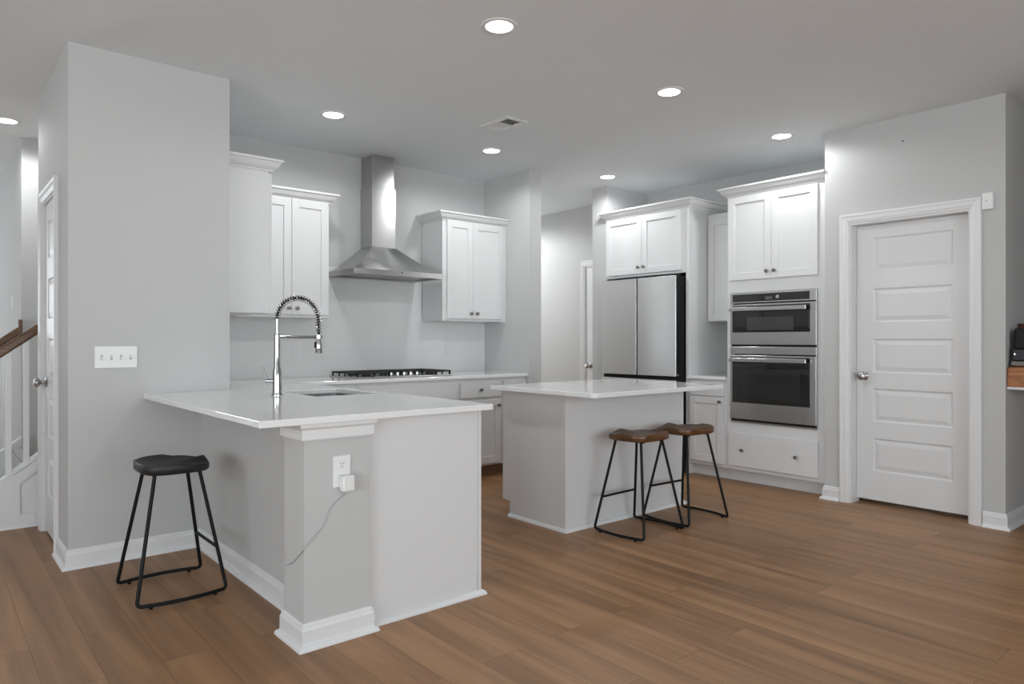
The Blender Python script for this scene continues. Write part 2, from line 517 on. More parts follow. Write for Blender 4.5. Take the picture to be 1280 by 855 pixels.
def window(mp, u0, u1):  # invented windows, all out of view, that give the daylight a way in
    global wn
    wn += 1
    mb = MB()
    for a, b, c, d in ((u0, u1, WZ0, WZ0 + 0.05), (u0, u1, WZ1 - 0.05, WZ1), (u0, u0 + 0.05, WZ0 + 0.05, WZ1 - 0.05), (u1 - 0.05, u1, WZ0 + 0.05, WZ1 - 0.05), (u0 + 0.05, u1 - 0.05, 1.38, 1.42)):
        mb.fbox(mp, a, b, c, d, 0.03, 0.09)
    struct('window_%d' % wn, mb, TRIM, 'unseen double-hung window added to let in daylight, number %d' % wn, 'window')
    ld = bpy.data.lights.new('window_portal', 'AREA')
    ld.shape = 'RECTANGLE'; ld.size = u1 - u0 - 0.02; ld.size_y = WZ1 - WZ0 - 0.02
    ld.cycles.is_portal = True
    lo = bpy.data.objects.new('window_portal', ld); COL.objects.link(lo)
    p0 = Vector(mp((u0 + u1) / 2, (WZ0 + WZ1) / 2, 0.0)); p1 = Vector(mp((u0 + u1) / 2, (WZ0 + WZ1) / 2, 1.0))
    lo.location = p0
    lo.rotation_euler = (p1 - p0).to_track_quat('-Z', 'Z').to_euler()
for i in (1, 3, 5): window(mapy(-4.0, 1), xs[i], xs[i + 1])
for i in (1, 3, 5): window(mapx(-4.0, 1), ys[i], ys[i + 1])

window(mapy(9.5, -1), 4.5, 5.7)  # added window at the unseen hall end, for even light in the hall
window(mapy(9.5, -1), -2.4, -0.6)  # added window at the unseen foyer end, to light the wall behind the stairs

# baseboards, caps, casings
BB = [(0, 0), (0.031, 0), (0.029, 0.010), (0.024, 0.017), (0.016, 0.020), (0.014, 0.024), (0.014, 0.074), (0.010, 0.084), (0.009, 0.092), (0.004, 0.100), (0, 0.100)]
SHOE = [(0, 0), (0.020, 0), (0.019, 0.008), (0.014, 0.016), (0.006, 0.021), (0, 0.022)]
struct('baseboard_closet', MB().sweep([(CX0, 4.585), (CX0, CY), (1.2395, CY)], BB), TRIM, 'white baseboard around the grey closet block', 'baseboard')
struct('baseboard_peninsula', MB().sweep([(1.24, CY - 0.031), (1.24, 2.75), (1.123, 2.75), (1.123, 2.56), (1.405, 2.56), (1.405, 2.589)], BB), TRIM, 'white baseboard along the half wall and round the pier', 'baseboard')
struct('baseboard_pantry', MB().sweep([(5.232, 2.486), (PX, 2.486), (PX, 2.372)], BB), TRIM, 'short white baseboard between the oven cabinet and the pantry door', 'baseboard')
struct('baseboard_right', MB().sweep([(PX, 1.462), (PX, 1.34), (8.5, 1.34)], BB), TRIM, 'white baseboard turning the corner past the pantry door', 'baseboard')
struct('baseboard_hall', MB().sweep([(XR, 9.4), (XR, 5.70)], BB), TRIM, 'white baseboard at the end of the hall', 'baseboard')
struct('baseboard_stair', MB().sweep([(0.59, 9.4), (0.59, 6.55)], BB), TRIM, 'white baseboard of the foyer wall behind the stairs', 'baseboard')
CAP = [(0, 0.800), (0.010, 0.800), (0.013, 0.806), (0.013, 0.842), (0.022, 0.852), (0.024, 0.866), (0, 0.866)]
struct('trim_1', MB().sweep([(1.24, 2.75), (1.123, 2.75), (1.123, 2.56), (1.405, 2.56), (1.405, 2.589)], CAP), TRIM, 'white cap moulding round the top of the pier under the counter', 'trim')

CASE = [(0, 0), (0, 0.010), (0.008, 0.013), (0.014, 0.013), (0.020, 0.017), (0.046, 0.019), (0.052, 0.022), (0.064, 0.022), (0.066, 0.019), (0.066, 0)]
def door_set(n, label, mp, u0, u1, depth, back, knob_u, knob_len_mat=NICKEL, hinges=None, panels=True, gap=0.012, flip=False, kz=0.93):
    """casing on the wall face, jamb lining, slab set back by depth"""
    c = mp(u0, 0, 0)
    r = thing('door_%d' % n, (mp((u0 + u1) / 2, 0, 0)[0], mp((u0 + u1) / 2, 0, 0)[1], 0), label, 'door', kind='structure')
    path = [(u0, 0.0), (u0, DH + 0.006), (u1, DH + 0.006), (u1, 0.0)]
    # outward = to the left when going up the low-u side, so walk it the other way round
    path = path[::-1]
    m = MB().sweep(path, CASE, lambda p, q, h: mp(p, q, h))
    m.build('casing', TRIM, r)
    j = MB()
    j.fbox(mp, u0, u0 + 0.012, 0, DH + 0.006, -back, 0.0005).fbox(mp, u1 - 0.012, u1, 0, DH + 0.006, -back, 0.0005).fbox(mp, u0 + 0.012, u1 - 0.012, DH - 0.006, DH + 0.006, -back, 0.0005)
    j.build('jamb', TRIM, r)
    a, b = u0 + 0.0145, u1 - 0.0145
    s = MB()
    z0, z1 = gap, DH - 0.009
    s.fbox(mp, a, b, z0, z1, -depth - 0.035, -depth - 0.012)
    st = 0.113 if (u1 - u0) > 0.6 else 0.09
    pz = [(0.24, 0.48), (0.60, 0.84), (0.955, 1.20), (1.32, 1.565), (1.69, 1.932)]
    s.fbox(mp, a, a + st, z0, z1, -depth - 0.012, -depth)
    s.fbox(mp, b - st, b, z0, z1, -depth - 0.012, -depth)
    zz = [z0] + [v for p in pz for v in p] + [z1]
    for k in range(0, len(zz), 2):
        s.fbox(mp, a + st, b - st, zz[k], zz[k + 1], -depth - 0.012, -depth)
    for (p0, p1) in pz:
        U0, U1 = a + st, b - st
        def ring(i0, d0, i1, d1):
            A = [(U0 + i0, p0 + i0), (U1 - i0, p0 + i0), (U1 - i0, p1 - i0), (U0 + i0, p1 - i0)]
            B = [(U0 + i1, p0 + i1), (U1 - i1, p0 + i1), (U1 - i1, p1 - i1), (U0 + i1, p1 - i1)]
            for k in range(4):
                s.face([mp(*A[k], d0), mp(*A[(k + 1) % 4], d0), mp(*B[(k + 1) % 4], d1), mp(*B[k], d1)])
            return B
        ring(0.0, -depth, 0.010, -depth - 0.010)
        ring(0.010, -depth - 0.010, 0.016, -depth - 0.010)
        B = ring(0.016, -depth - 0.010, 0.042, -depth - 0.002)
        s.face([mp(*q, -depth - 0.002) for q in B])
    slab = s.build('slab', DOORW, r)
    k = MB()
    ax = Vector(mp(0, 0, 1)) - Vector(mp(0, 0, 0))
    k.lathe([(0.032, 0), (0.032, 0.004), (0.024, 0.009), (0.012, 0.013), (0.011, 0.032), (0.018, 0.037), (0.027, 0.044), (0.030, 0.054), (0.027, 0.064), (0.016, 0.069), (0, 0.070)], mp(knob_u, kz, -depth), ax)
    kb = k.build('knob', knob_len_mat, slab, smooth=True)
    kb['label'] = 'round satin nickel knob'
    for hu, hz in hinges or []:
        MB().fbox(mp, hu - 0.012, hu + 0.012, hz - 0.045, hz + 0.045, -depth, 0.002 - 0.0, 0.002).build('hinge', NICKEL, r)
    return r

door_set(1, 'white five-panel pantry door with a round nickel knob, beside the oven cabinet', mapx(PX), D1Y0, D1Y1, 0.088, 0.13, 2.235, gap=0.032)
door_set(2, 'narrow white panel closet door with three hinges, in the block by the stairs', mapx(CX0), D2Y0, D2Y1, 0.012, 0.11, D2Y1 - 0.065, hinges=[(D2Y0 + 0.018, z) for z in (0.31, 1.07, 1.83)], gap=0.012)
door_set(3, 'bright white door at the end of the hall past the refrigerator', mapx(XR), D3Y0, D3Y1, 0.002, 0.10, 5.545, gap=0.012, kz=0.90)

# backsplash: thin tile sheet on the hood wall
mb = MB().box(CX1, 4.2, YH - 0.008, YH, 0.893, 1.40)
mb.box(2.425, 3.475, YH - 0.008, YH, 1.40, 1.80)
bs = struct('wall_backsplash', mb, TILEM, 'glossy pale tile backsplash between the worktop and the wall cabinets', 'backsplash')

# ------------------------------------------------------------------ cabinet building blocks
def shaker(mb, mp, u0, u1, z0, z1, d0=0.001, t=0.020, rail=0.058):
    """one door or drawer leaf: stiles, rails and a recessed panel"""
    d1 = d0 + t
    mb.fbox(mp, u0, u0 + rail, z0, z1, d0, d1, 0.0012, 1)
    mb.fbox(mp, u1 - rail, u1, z0, z1, d0, d1, 0.0012, 1)
    mb.fbox(mp, u0 + rail, u1 - rail, z0, z0 + rail, d0, d1, 0.0012, 1)
    mb.fbox(mp, u0 + rail, u1 - rail, z1 - rail, z1, d0, d1, 0.0012, 1)
    mb.fbox(mp, u0 + rail - 0.004, u1 - rail + 0.004, z0 + rail - 0.004, z1 - rail + 0.004, d0, d1 - 0.010)
    return mb
def knob(mp, u, z, d, parent):
    ax = Vector(mp(0, 0, 1)) - Vector(mp(0, 0, 0))
    return MB().lathe([(0.008, 0), (0.006, 0.003), (0.005, 0.012), (0.010, 0.016), (0.0145, 0.021), (0.0145, 0.026), (0.010, 0.0295), (0, 0.030)], mp(u, z, d), ax, 16).build('knob', KNOBM, parent, smooth=True)
def door_leaf(root, mp, u0, u1, z0, z1, ku=None, kz=None, name='door', rail=0.058):
    o = shaker(MB(), mp, u0, u1, z0, z1, rail=rail).build(name, CAB, root)
    if ku is not None: knob(mp, ku, kz, 0.021, o)
    return o
def slab_leaf(root, mp, u0, u1, z0, z1, knobs=(), name='drawer'):
    o = MB().fbox(mp, u0, u1, z0, z1, 0.001, 0.021, 0.002, 1).build(name, CAB, root)
    for ku in knobs: knob(mp, ku, (z0 + z1) / 2, 0.021, o)
    return o
CROWN = [(0, 0), (0.010, 0), (0.012, 0.010), (0.020, 0.014), (0.034, 0.026), (0.046, 0.044), (0.052, 0.056), (0.062, 0.058), (0.062, 0.072), (0, 0.072)]
def crown(root, path, z):
    return MB().sweep(path, [(d, z + h) for d, h in CROWN]).build('crown_moulding', CAB, root)

UZ0, UZ1 = 1.362, 2.245
G_UP = 'white wall cabinets'
# 1: on the closet block, seen end-on
r = thing('wall_cabinet', (1.55, 4.72, UZ0), 'white wall cabinet seen end-on, fixed to the grey closet block above the counter', 'cabinet', G_UP)
MB().box(CX1, 1.692, 4.39, 5.375, UZ0, 2.262).build('carcass', CAB, r)
m1 = mapx(1.692, 1)
door_leaf(r, m1, 4.395, 5.02, UZ0 + 0.012, 2.25, 4.99, UZ0 + 0.07)
crown(r, [(CX1, 4.39), (1.705, 4.39), (1.705, 4.985)], 2.262)
# 2: between it and the hood
mf = mapy(5.05)
r = thing('wall_cabinet', (2.1, 5.2, UZ0), 'white two-door wall cabinet on the closet-block side of the range hood, behind the tap', 'cabinet', G_UP)
MB().box(1.715, 2.417, 5.05, 5.375, UZ0, 2.262).build('carcass', CAB, r)
door_leaf(r, mf, 1.735, 2.1105, UZ0 + 0.022, UZ1 + 0.002, 2.083, UZ0 + 0.068)
door_leaf(r, mf, 2.1135, 2.405, UZ0 + 0.022, UZ1 + 0.002, 2.148, UZ0 + 0.068)
crown(r, [(1.77, 5.05), (2.417, 5.05), (2.417, 5.375)], 2.245)
# 3: right of the hood
r = thing('wall_cabinet', (3.84, 5.2, UZ0), 'white two-door wall cabinet between the range hood and the stub wall', 'cabinet', G_UP)
MB().box(3.481, 4.199, 5.05, 5.375, UZ0, 2.262).build('carcass', CAB, r)
door_leaf(r, mf, 3.522, 3.8045, UZ0 + 0.022, UZ1 + 0.002, 3.772, UZ0 + 0.068)
door_leaf(r, mf, 3.8075, 4.145, UZ0 + 0.022, UZ1 + 0.002, 3.838, UZ0 + 0.068)
crown(r, [(3.481, 5.375), (3.481, 5.05), (4.199, 5.05)], 2.245)
# 4: small one between fridge and ovens
r = thing('wall_cabinet', (5.68, 3.54, UZ0), 'narrow white wall cabinet between the refrigerator panel and the oven cabinet', 'cabinet', G_UP)
MB().box(5.53, XR - 0.005, 3.347, 3.733, UZ0, 2.34).build('carcass', CAB, r)
door_leaf(r, mapx(5.53), 3.365, 3.722, UZ0 + 0.008, 2.295, 3.40, UZ0 + 0.07)

# refrigerator surround: deep cabinet over it with a full-height end panel
FX = 5.235
r = thing('refrigerator_cabinet', (5.55, 4.24, 0), 'deep white two-door cabinet above the refrigerator with a full-height side panel', 'cabinet')
MB().box(FX, XR - 0.005, 3.768, 4.718, 1.80, 2.40).build('carcass', CAB, r)
MB().box(FX - 0.002, XR - 0.005, 3.735, 3.767, 0, 2.40, 0.002, 1).build('side_panel', CAB, r)
mt = mapx(FX)
door_leaf(r, mt, 3.812, 4.2545, 1.825, 2.372, 4.222, 1.885)
door_leaf(r, mt, 4.2575, 4.705, 1.825, 2.372, 4.290, 1.885)
crown(r, [(5.2475, 4.718), (FX, 4.718), (FX, 3.735), (XR - 0.005, 3.735)], 2.385)

# oven tower
r = thing('oven_cabinet', (5.55, 2.92, 0), 'tall white oven cabinet with two upper doors and a bottom drawer, beside the pantry wall', 'cabinet')
OY0, OY1, OZ0, OZ1 = 2.575, 3.292, 0.515, 1.575       # appliance cut-out
mb = MB()
mb.box(5.31, XR - 0.005, 2.50, 3.345, 0, 0.105)                       # toe kick
mb.box(FX, XR - 0.005, 2.49, OY0, 0.105, 2.40)
mb.box(FX, XR - 0.005, OY1, 3.345, 0.105, 2.40)
mb.box(FX, XR - 0.005, OY0, OY1, 0.105, OZ0)
mb.box(FX, XR - 0.005, OY0, OY1, OZ1, 2.40)
mb.box(XR - 0.03, XR - 0.005, OY0, OY1, OZ0, OZ1)
mb.build('carcass', CAB, r)
door_leaf(r, mt, 2.556, 2.9335, 1.692, 2.388, 2.902, 1.75)
door_leaf(r, mt, 2.9365, 3.325, 1.692, 2.388, 2.968, 1.75)
d = slab_leaf(r, mt, 2.553, 3.325, 0.138, 0.418, (2.72, 3.19))
crown(r, [(XR - 0.005, 3.345), (FX, 3.345), (FX, 2.4865)], 2.40)

# small base cabinet with its worktop between fridge panel and ovens
r = thing('base_cabinet', (5.55, 3.54, 0), 'narrow white base cabinet between the refrigerator panel and the oven cabinet', 'cabinet')
MB().box(FX, XR - 0.005, 3.347, 3.733, 0.105, 0.852).box(5.31, XR - 0.005, 3.347, 3.733, 0, 0.105).build('carcass', CAB, r)
slab_leaf(r, mt, 3.375, 3.712, 0.712, 0.836, (3.545,))
door_leaf(r, mt, 3.375, 3.712, 0.135, 0.700, 3.402, 0.665)
tag(MB().box(5.20, XR - 0.005, 3.348, 3.733, 0.852, 0.880, 0.003).build('countertop', QUARTZ), 'short white worktop on the narrow cabinet beside the ovens', 'countertop')

# base cabinets on the hood wall
mh = mapy(4.765)
def base_cab(x0, x1, label, drawer_knobs, doors, end=None, top_panel=None):
    r = thing('base_cabinet', ((x0 + x1) / 2, 5.05, 0), label, 'cabinet', 'base cabinets along the hood wall')
    MB().box(x0, x1, 4.765, 5.375, 0.105, 0.866).build('carcass', CAB, r)
    MB().box(x0, x1, 4.835, 4.85, 0, 0.105).build('toe_board', TOEM, r)['label'] = 'brown grained toe board'
    if top_panel: slab_leaf(r, mh, x0 + 0.012, x1 - 0.012, 0.700, 0.832, (), 'false_drawer_front')
    elif drawer_knobs is not None: slab_leaf(r, mh, x0 + 0.025, x1 - 0.008, 0.700, 0.832, drawer_knobs)
    for (a, b, ku) in doors: door_leaf(r, mh, a, b, 0.125, 0.676, ku, 0.625)
    return r
base_cab(2.035, 2.495, 'white base cabinet in the inner corner beside the peninsula', (2.27,), [(2.06, 2.483, 2.455)])
base_cab(2.497, 3.435, 'wide white base cabinet under the gas cooktop', None, [(2.509, 2.963, 2.93), (2.969, 3.423, 3.0)], top_panel=True)
base_cab(3.437, 3.90, 'white base cabinet with drawer, next to the cooktop cabinet', (3.664,), [(3.462, 3.892, 3.858)])
base_cab(3.902, 4.199, 'narrow white base cabinet against the stub wall, half hidden by the island', (4.05,), [(3.927, 4.19, 4.165)])

# peninsula cabinets (doors face the cooktop side)
PXF = 1.985
mp_p = mapx(PXF, 1)
r = thing('peninsula_cabinet', (1.69, 3.4, 0), 'long white peninsula cabinet with a plain white end panel', 'cabinet')
MB().box(1.4065, PXF, 2.592, 3.42, 0.105, 0.866).box(1.4065, PXF, 3.42, 4.02, 0.105, 0.62).box(1.4065, PXF, 4.02, 4.735, 0.105, 0.866).box(1.4065, PXF - 0.075, 2.60, 4.735, 0, 0.105).build('carcass', CAB, r)
MB().box(1.4065, PXF - 0.003, 2.590, 2.5915, 0.0, 0.866).box(PXF + 0.0015, 2.006, 2.590, 2.610, 0.0, 0.866, 0.001, 1).build('end_panel', CAB, r)
MB().sweep([(1.437, 2.590), (2.006, 2.590), (2.006, 2.610)], SHOE).build('shoe_moulding', TRIM, r)
door_leaf(r, mp_p, 2.63, 3.03, 0.125, 0.84, 3.0, 0.78)
door_leaf(r, mp_p, 3.036, 3.42, 0.125, 0.84, 3.07, 0.78)
door_leaf(r, mp_p, 3.426, 3.72, 0.125, 0.676, 3.69, 0.62)
door_leaf(r, mp_p, 3.726, 4.02, 0.125, 0.676, 3.757, 0.62)
door_leaf(r, mp_p, 4.026, 4.60, 0.125, 0.84, 4.06, 0.78)

# the continuous worktop, with the sink cut out
SX0, SX1, SY0, SY1 = 1.59, 1.952, 3.465, 3.97
KZ = 0.893
def in_top(x, y):
    if SX0 < x < SX1 and SY0 < y < SY1: return False
    return (0.94 < x < 2.03 and 2.53 < y < CY) or (CX1 < x < 2.03 and CY < y < YH) or (2.03 < x < 4.2 and 4.735 < y < YH)
mb = grid_slab('t', [0.94, CX1 + 0.001, SX0, SX1, 2.03, 4.199], [2.53, SY0, SY1, CY - 0.001, 4.735, YH - 0.009], in_top, 0.866, KZ)
tag(mb.build('countertop', QUARTZ, bevel=0.003), 'long white quartz worktop over the peninsula and the cooktop wall', 'countertop')

# island
IX0, IX1, IY0, IY1 = 3.045, 4.245, 3.083, 3.69
r = thing('kitchen_island', ((IX0 + IX1) / 2, (IY0 + IY1) / 2, 0), 'white island cabinet with the two brown stools in front', 'island')
mb = MB().prism([(IY0, 0), (IY1 - 0.075, 0), (IY1 - 0.075, 0.105), (IY1, 0.105), (IY1, 0.855), (IY0, 0.855)], lambda p, q, h: (h, p, q), IX0, IX1)
mb.build('body', CAB, r)
MB().prism([(IX0 - 0.004, IY0 + 0.03), (IX0 - 0.004, IY0 - 0.004), (IX0 + 0.03, IY0 - 0.004), (IX0 + 0.03, IY0), (IX0, IY0), (IX0, IY0 + 0.03)], ident, 0, 0.855).build('corner_trim', CAB, r)
MB().box(IX1 - 0.03, IX1 + 0.004, IY0 - 0.004, IY0, 0, 0.855, 0.001, 1).build('corner_trim', CAB, r)
MB().sweep([(IX0 - 0.004, IY1 - 0.075), (IX0 - 0.004, IY0 - 0.004), (IX1 + 0.004, IY0 - 0.004), (IX1 + 0.004, IY1 - 0.075)], SHOE).build('shoe_moulding', TRIM, r)
mi = mapy(IY1, 1)
for k in range(3):
    a = IX0 + 0.015 + k * 0.393
    door_leaf(r, mi, a, a + 0.387, 0.125, 0.68, a + 0.35, 0.63)
    slab_leaf(r, mi, a, a + 0.387, 0.70, 0.835, (a + 0.19,))
def rrect(x0, x1, y0, y1, rad, n=6):
    out = []
    for cx, cy, a in ((x1 - rad, y1 - rad, 0), (x0 + rad, y1 - rad, PI / 2), (x0 + rad, y0 + rad, PI), (x1 - rad, y0 + rad, 1.5 * PI)):
        for k in range(n + 1):
            t = a + k * PI / 2 / n
            out.append((cx + rad * math.cos(t), cy + rad * math.sin(t)))
    return out
tag(MB().prism(rrect(2.945, 4.275, 2.745, 3.725, 0.03), ident, 0.855, 0.883).build('island_countertop', QUARTZ, bevel=0.003), 'white quartz worktop on the island, overhanging above the two brown stools', 'countertop')

# ------------------------------------------------------------------ refrigerator
RY0, RY1, RXF = 3.772, 4.658, 5.095
r = thing('refrigerator', (5.45, (RY0 + RY1) / 2, 0), 'stainless french-door refrigerator standing in the white surround', 'refrigerator')
MB().box(RXF + 0.075, XR - 0.03, RY0 + 0.004, RY1 - 0.004, 0.02, 1.766, 0.004).build('body', BLACKP, r)
MB().box(RXF + 0.12, RXF + 0.20, RY0 + 0.05, RY1 - 0.05, 1.766, 1.790, 0.004).build('hinge_cover', BLACKP, r)
ym = (RY0 + RY1) / 2
mr_ = mapx(RXF)
for (a, b, z0, z1, nm) in ((RY0, ym - 0.0065, 0.868, 1.768, 'door'), (ym + 0.0065, RY1, 0.868, 1.768, 'door'), (RY0, RY1, 0.46, 0.835, 'drawer'), (RY0, RY1, 0.07, 0.43, 'drawer')):
    dd = MB().box(RXF + 0.004, RXF + 0.068, a, b, z0, z1, 0.003).build(nm, BLACKP, r)
    dd['label'] = 'black-edged stainless leaf'
    MB().box(RXF, RXF + 0.006, a + 0.0015, b - 0.0015, z0 + 0.0015, z1 - 0.0015, 0.001, 1).build('steel_skin', FRIDGE_STEEL, dd)
MB().box(RXF + 0.03, RXF + 0.075, RY0 + 0.006, RY1 - 0.006, 0.835, 0.868).build('grip_channel', BLACKP, r)
MB().box(RXF + 0.020, RXF + 0.034, RY0 - 0.0015, RY0 + 0.001, 0.877, 0.884).build('badge', PLATE, r)
for yy in (RY0 + 0.08, RY1 - 0.08):
    MB().lathe([(0.02, 0), (0.02, 0.02)], (RXF + 0.14, yy, 0.0)).build('foot', BLACKP, r)

# ------------------------------------------------------------------ double oven
AX = FX
ma = mapx(AX)
r = thing('wall_oven', (AX, 2.93, OZ0), 'stainless microwave and oven combination built into the tall white cabinet', 'oven')
a0, a1 = 2.562, 3.303
MB().box(AX + 0.001, XR - 0.06, OY0 + 0.004, OY1 - 0.004, OZ0 + 0.003, OZ1 - 0.003).build('body', BLACKP, r)
p = MB().fbox(ma, a0, a1, 1.497, 1.587, 0.001, 0.022, 0.003).build('control_panel', STEELH, r)
g = MB().fbox(ma, 2.616, 3.282, 1.508, 1.570, 0.022, 0.024, 0.001, 1).build('glass', BLACKG, p)
MB().fbox(ma, 2.925, 2.985, 1.520, 1.545, 0.024, 0.0245).build('display', DISPLAY, p)
MB().lathe([(0.016, 0), (0.016, 0.012), (0.013, 0.016), (0, 0.016)], ma(2.872, 1.538, 0.024), (-1, 0, 0)).build('dial', STEELH, p, smooth=True)
def handle(u0, u1, z, parent):
    m = MB().fbox(ma, u0, u1, z - 0.017, z + 0.017, 0.062, 0.076, 0.004)
    m.fbox(ma, u0 + 0.02, u0 + 0.045, z - 0.010, z + 0.010, 0.024, 0.064).fbox(ma, u1 - 0.045, u1 - 0.02, z - 0.010, z + 0.010, 0.024, 0.064)
    return m.build('handle', STEELH, parent)
p = MB().fbox(ma, a0, a1, 1.153, 1.489, 0.001, 0.024, 0.003).build('microwave_door', STEELH, r)
MB().fbox(ma, 2.612, 3.282, 1.256, 1.475, 0.024, 0.027, 0.001, 1).build('glass', BLACKG, p)
MB().fbox(ma, 2.742, 3.145, 1.272, 1.378, 0.027, 0.0275).build('window', OVENWIN, p)
handle(2.622, 3.287, 1.446, p)
MB().fbox(ma, a0 + 0.006, a1 - 0.006, 1.138, 1.153, 0.001, 0.012).build('vent_slot', BLACKP, r)
MB().fbox(ma, a0, a1, 1.074, 1.138, 0.001, 0.022, 0.003).build('middle_trim', STEELH, r)
p = MB().fbox(ma, a0, a1, 0.535, 1.066, 0.001, 0.026, 0.003).build('oven_door', STEELH, r)
MB().fbox(ma, 2.612, 3.282, 0.672, 1.052, 0.026, 0.029, 0.001, 1).build('glass', BLACKG, p)
MB().fbox(ma, 2.69, 3.20, 0.715, 0.955, 0.029, 0.0295).build('window', OVENDARK, p)
handle(2.622, 3.287, 1.028, p)
MB().fbox(ma, a0 + 0.004, a1 - 0.004, 0.518, 0.535, 0.001, 0.016).build('bottom_vent', BLACKP, r)
MB().fbox(ma, a0, a1, 0.505, 0.518, 0.001, 0.012).build('bottom_trim', STEELH, r)

# ------------------------------------------------------------------ range hood
HX0, HX1, HYF, HYB = 2.565, 3.405, 4.925, YH
r = thing('range_hood', (2.985, 5.2, 1.69), 'stainless pyramid chimney range hood on the wall above the cooktop', 'range hood')
hc = 2.975
def hood_ring(s):      # s = 0 at the rim, 1 at the neck; the sides are gently concave
    k = s
    z = 1.755 + 0.215 * (s ** 1.25)
    nx0, nx1, nyf = 2.862, 3.088, 5.175
    return [(HX0 + (nx0 - HX0) * k, HYF + (nyf - HYF) * k, z), (HX1 + (nx1 - HX1) * k, HYF + (nyf - HYF) * k, z), (HX1 + (nx1 - HX1) * k, HYB - 0.009, z), (HX0 + (nx0 - HX0) * k, HYB - 0.009, z)]
m = MB()
rows = [[(HX0, HYF, 1.712), (HX1, HYF, 1.712), (HX1, HYB - 0.009, 1.712), (HX0, HYB - 0.009, 1.712)]] + [hood_ring(i / 12) for i in range(13)]
vr = [[m.bm.verts.new(p) for p in row] for row in rows]
for A, B in zip(vr, vr[1:]):
    for k in range(4):
        m.bm.faces.new([A[k], A[(k + 1) % 4], B[(k + 1) % 4], B[k]])
m.bm.faces.new(vr[-1])
inner = [(HX0 + 0.02, HYF + 0.02), (HX1 - 0.02, HYF + 0.02), (HX1 - 0.02, HYB - 0.03), (HX0 + 0.02, HYB - 0.03)]
iv = [m.bm.verts.new((x, y, 1.712)) for x, y in inner]
iu = [m.bm.verts.new((x, y, 1.735)) for x, y in inner]
for k in range(4):
    m.bm.faces.new([vr[0][k], vr[0][(k + 1) % 4], iv[(k + 1) % 4], iv[k]])
    m.bm.faces.new([iv[k], iv[(k + 1) % 4], iu[(k + 1) % 4], iu[k]])
m.bm.faces.new(iu)
can = m.build('canopy', STEEL, r, smooth=True, angle=25)
for k in range(2):
    f = MB()
    x0 = HX0 + 0.06 + k * 0.365
    for j in range(14):
        y = HYF + 0.05 + j * 0.026
        f.box(x0, x0 + 0.355, y, y + 0.018, 1.724, 1.734)
    f.build('baffle_filter', STEEL, can)
MB().lathe([(0.005, 0), (0.005, 0.004), (0, 0.005)], (3.0, HYF, 1.742), (0, -1, 0), 12).build('button', BLACKP, can)
MB().box(2.862, 3.088, 5.175, HYB - 0.009, 1.969, 2.47, 0.002, 1).build('lower_duct', STEEL, r)
MB().box(2.872, 3.078, 5.187, HYB - 0.009, 2.47, H, 0.002, 1).build('upper_duct', STEEL, r)

# ------------------------------------------------------------------ cooktop
r = thing('gas_cooktop', (3.0, 5.08, KZ), 'gas cooktop with black cast-iron grates set in the white worktop under the hood', 'cooktop')
TX0, TX1, TY0, TY1 = 2.555, 3.45, 4.845, 5.325
MB().box(TX0, TX1, TY0, TY1, KZ, KZ + 0.010, 0.004).build('steel_top', STEEL, r)
for bx_, by_, rad in ((2.70, 4.97, 0.045), (2.70, 5.21, 0.04), (3.0, 5.15, 0.055), (3.30, 4.97, 0.045), (3.30, 5.21, 0.04)):
    b = MB().lathe([(rad, 0), (rad, 0.008), (rad * 0.8, 0.013), (rad * 0.8, 0.019), (0, 0.021)], (bx_, by_, KZ + 0.010)).build('burner', IRON, r, smooth=True)
for gi, (gx0, gx1) in enumerate(((TX0 + 0.01, 2.852), (2.856, 3.148), (3.152, TX1 - 0.01))):
    y0 = TY0 + 0.02 if gi != 1 else TY0 + 0.105
    y1 = TY1 - 0.02
    zt0, zt1 = KZ + 0.032, KZ + 0.045
    m = MB()
    m.box(gx0, gx1, y0, y0 + 0.013, zt0, zt1).box(gx0, gx1, y1 - 0.013, y1, zt0, zt1).box(gx0, gx0 + 0.013, y0, y1, zt0, zt1).box(gx1 - 0.013, gx1, y0, y1, zt0, zt1)
    cx = (gx0 + gx1) / 2
    m.box(cx - 0.006, cx + 0.006, y0, y1, zt0, zt1)
    for t in (0.27, 0.5, 0.73):
        yy = y0 + (y1 - y0) * t
        m.box(gx0, gx1, yy - 0.006, yy + 0.006, zt0, zt1)
    for fx in (gx0 + 0.007, cx, gx1 - 0.007):
        for fy in (y0 + 0.007, y1 - 0.007):
            m.box(fx - 0.006, fx + 0.006, fy - 0.006, fy + 0.006, KZ + 0.010, zt0)
    for fy in (y0 + (y1 - y0) * 0.27, y0 + (y1 - y0) * 0.5, y0 + (y1 - y0) * 0.73):
        for fx in (gx0 + 0.007, gx1 - 0.007):
            m.box(fx - 0.005, fx + 0.005, fy - 0.005, fy + 0.005, KZ + 0.010, zt0)
    m.build('grate', IRON, r)
for k in range(5):
    MB().lathe([(0.020, 0), (0.020, 0.006), (0.016, 0.010), (0.015, 0.028), (0.012, 0.031), (0, 0.031)], (2.876 + k * 0.062, TY0 + 0.052, KZ + 0.010)).build('knob', CHROME, r, smooth=True)

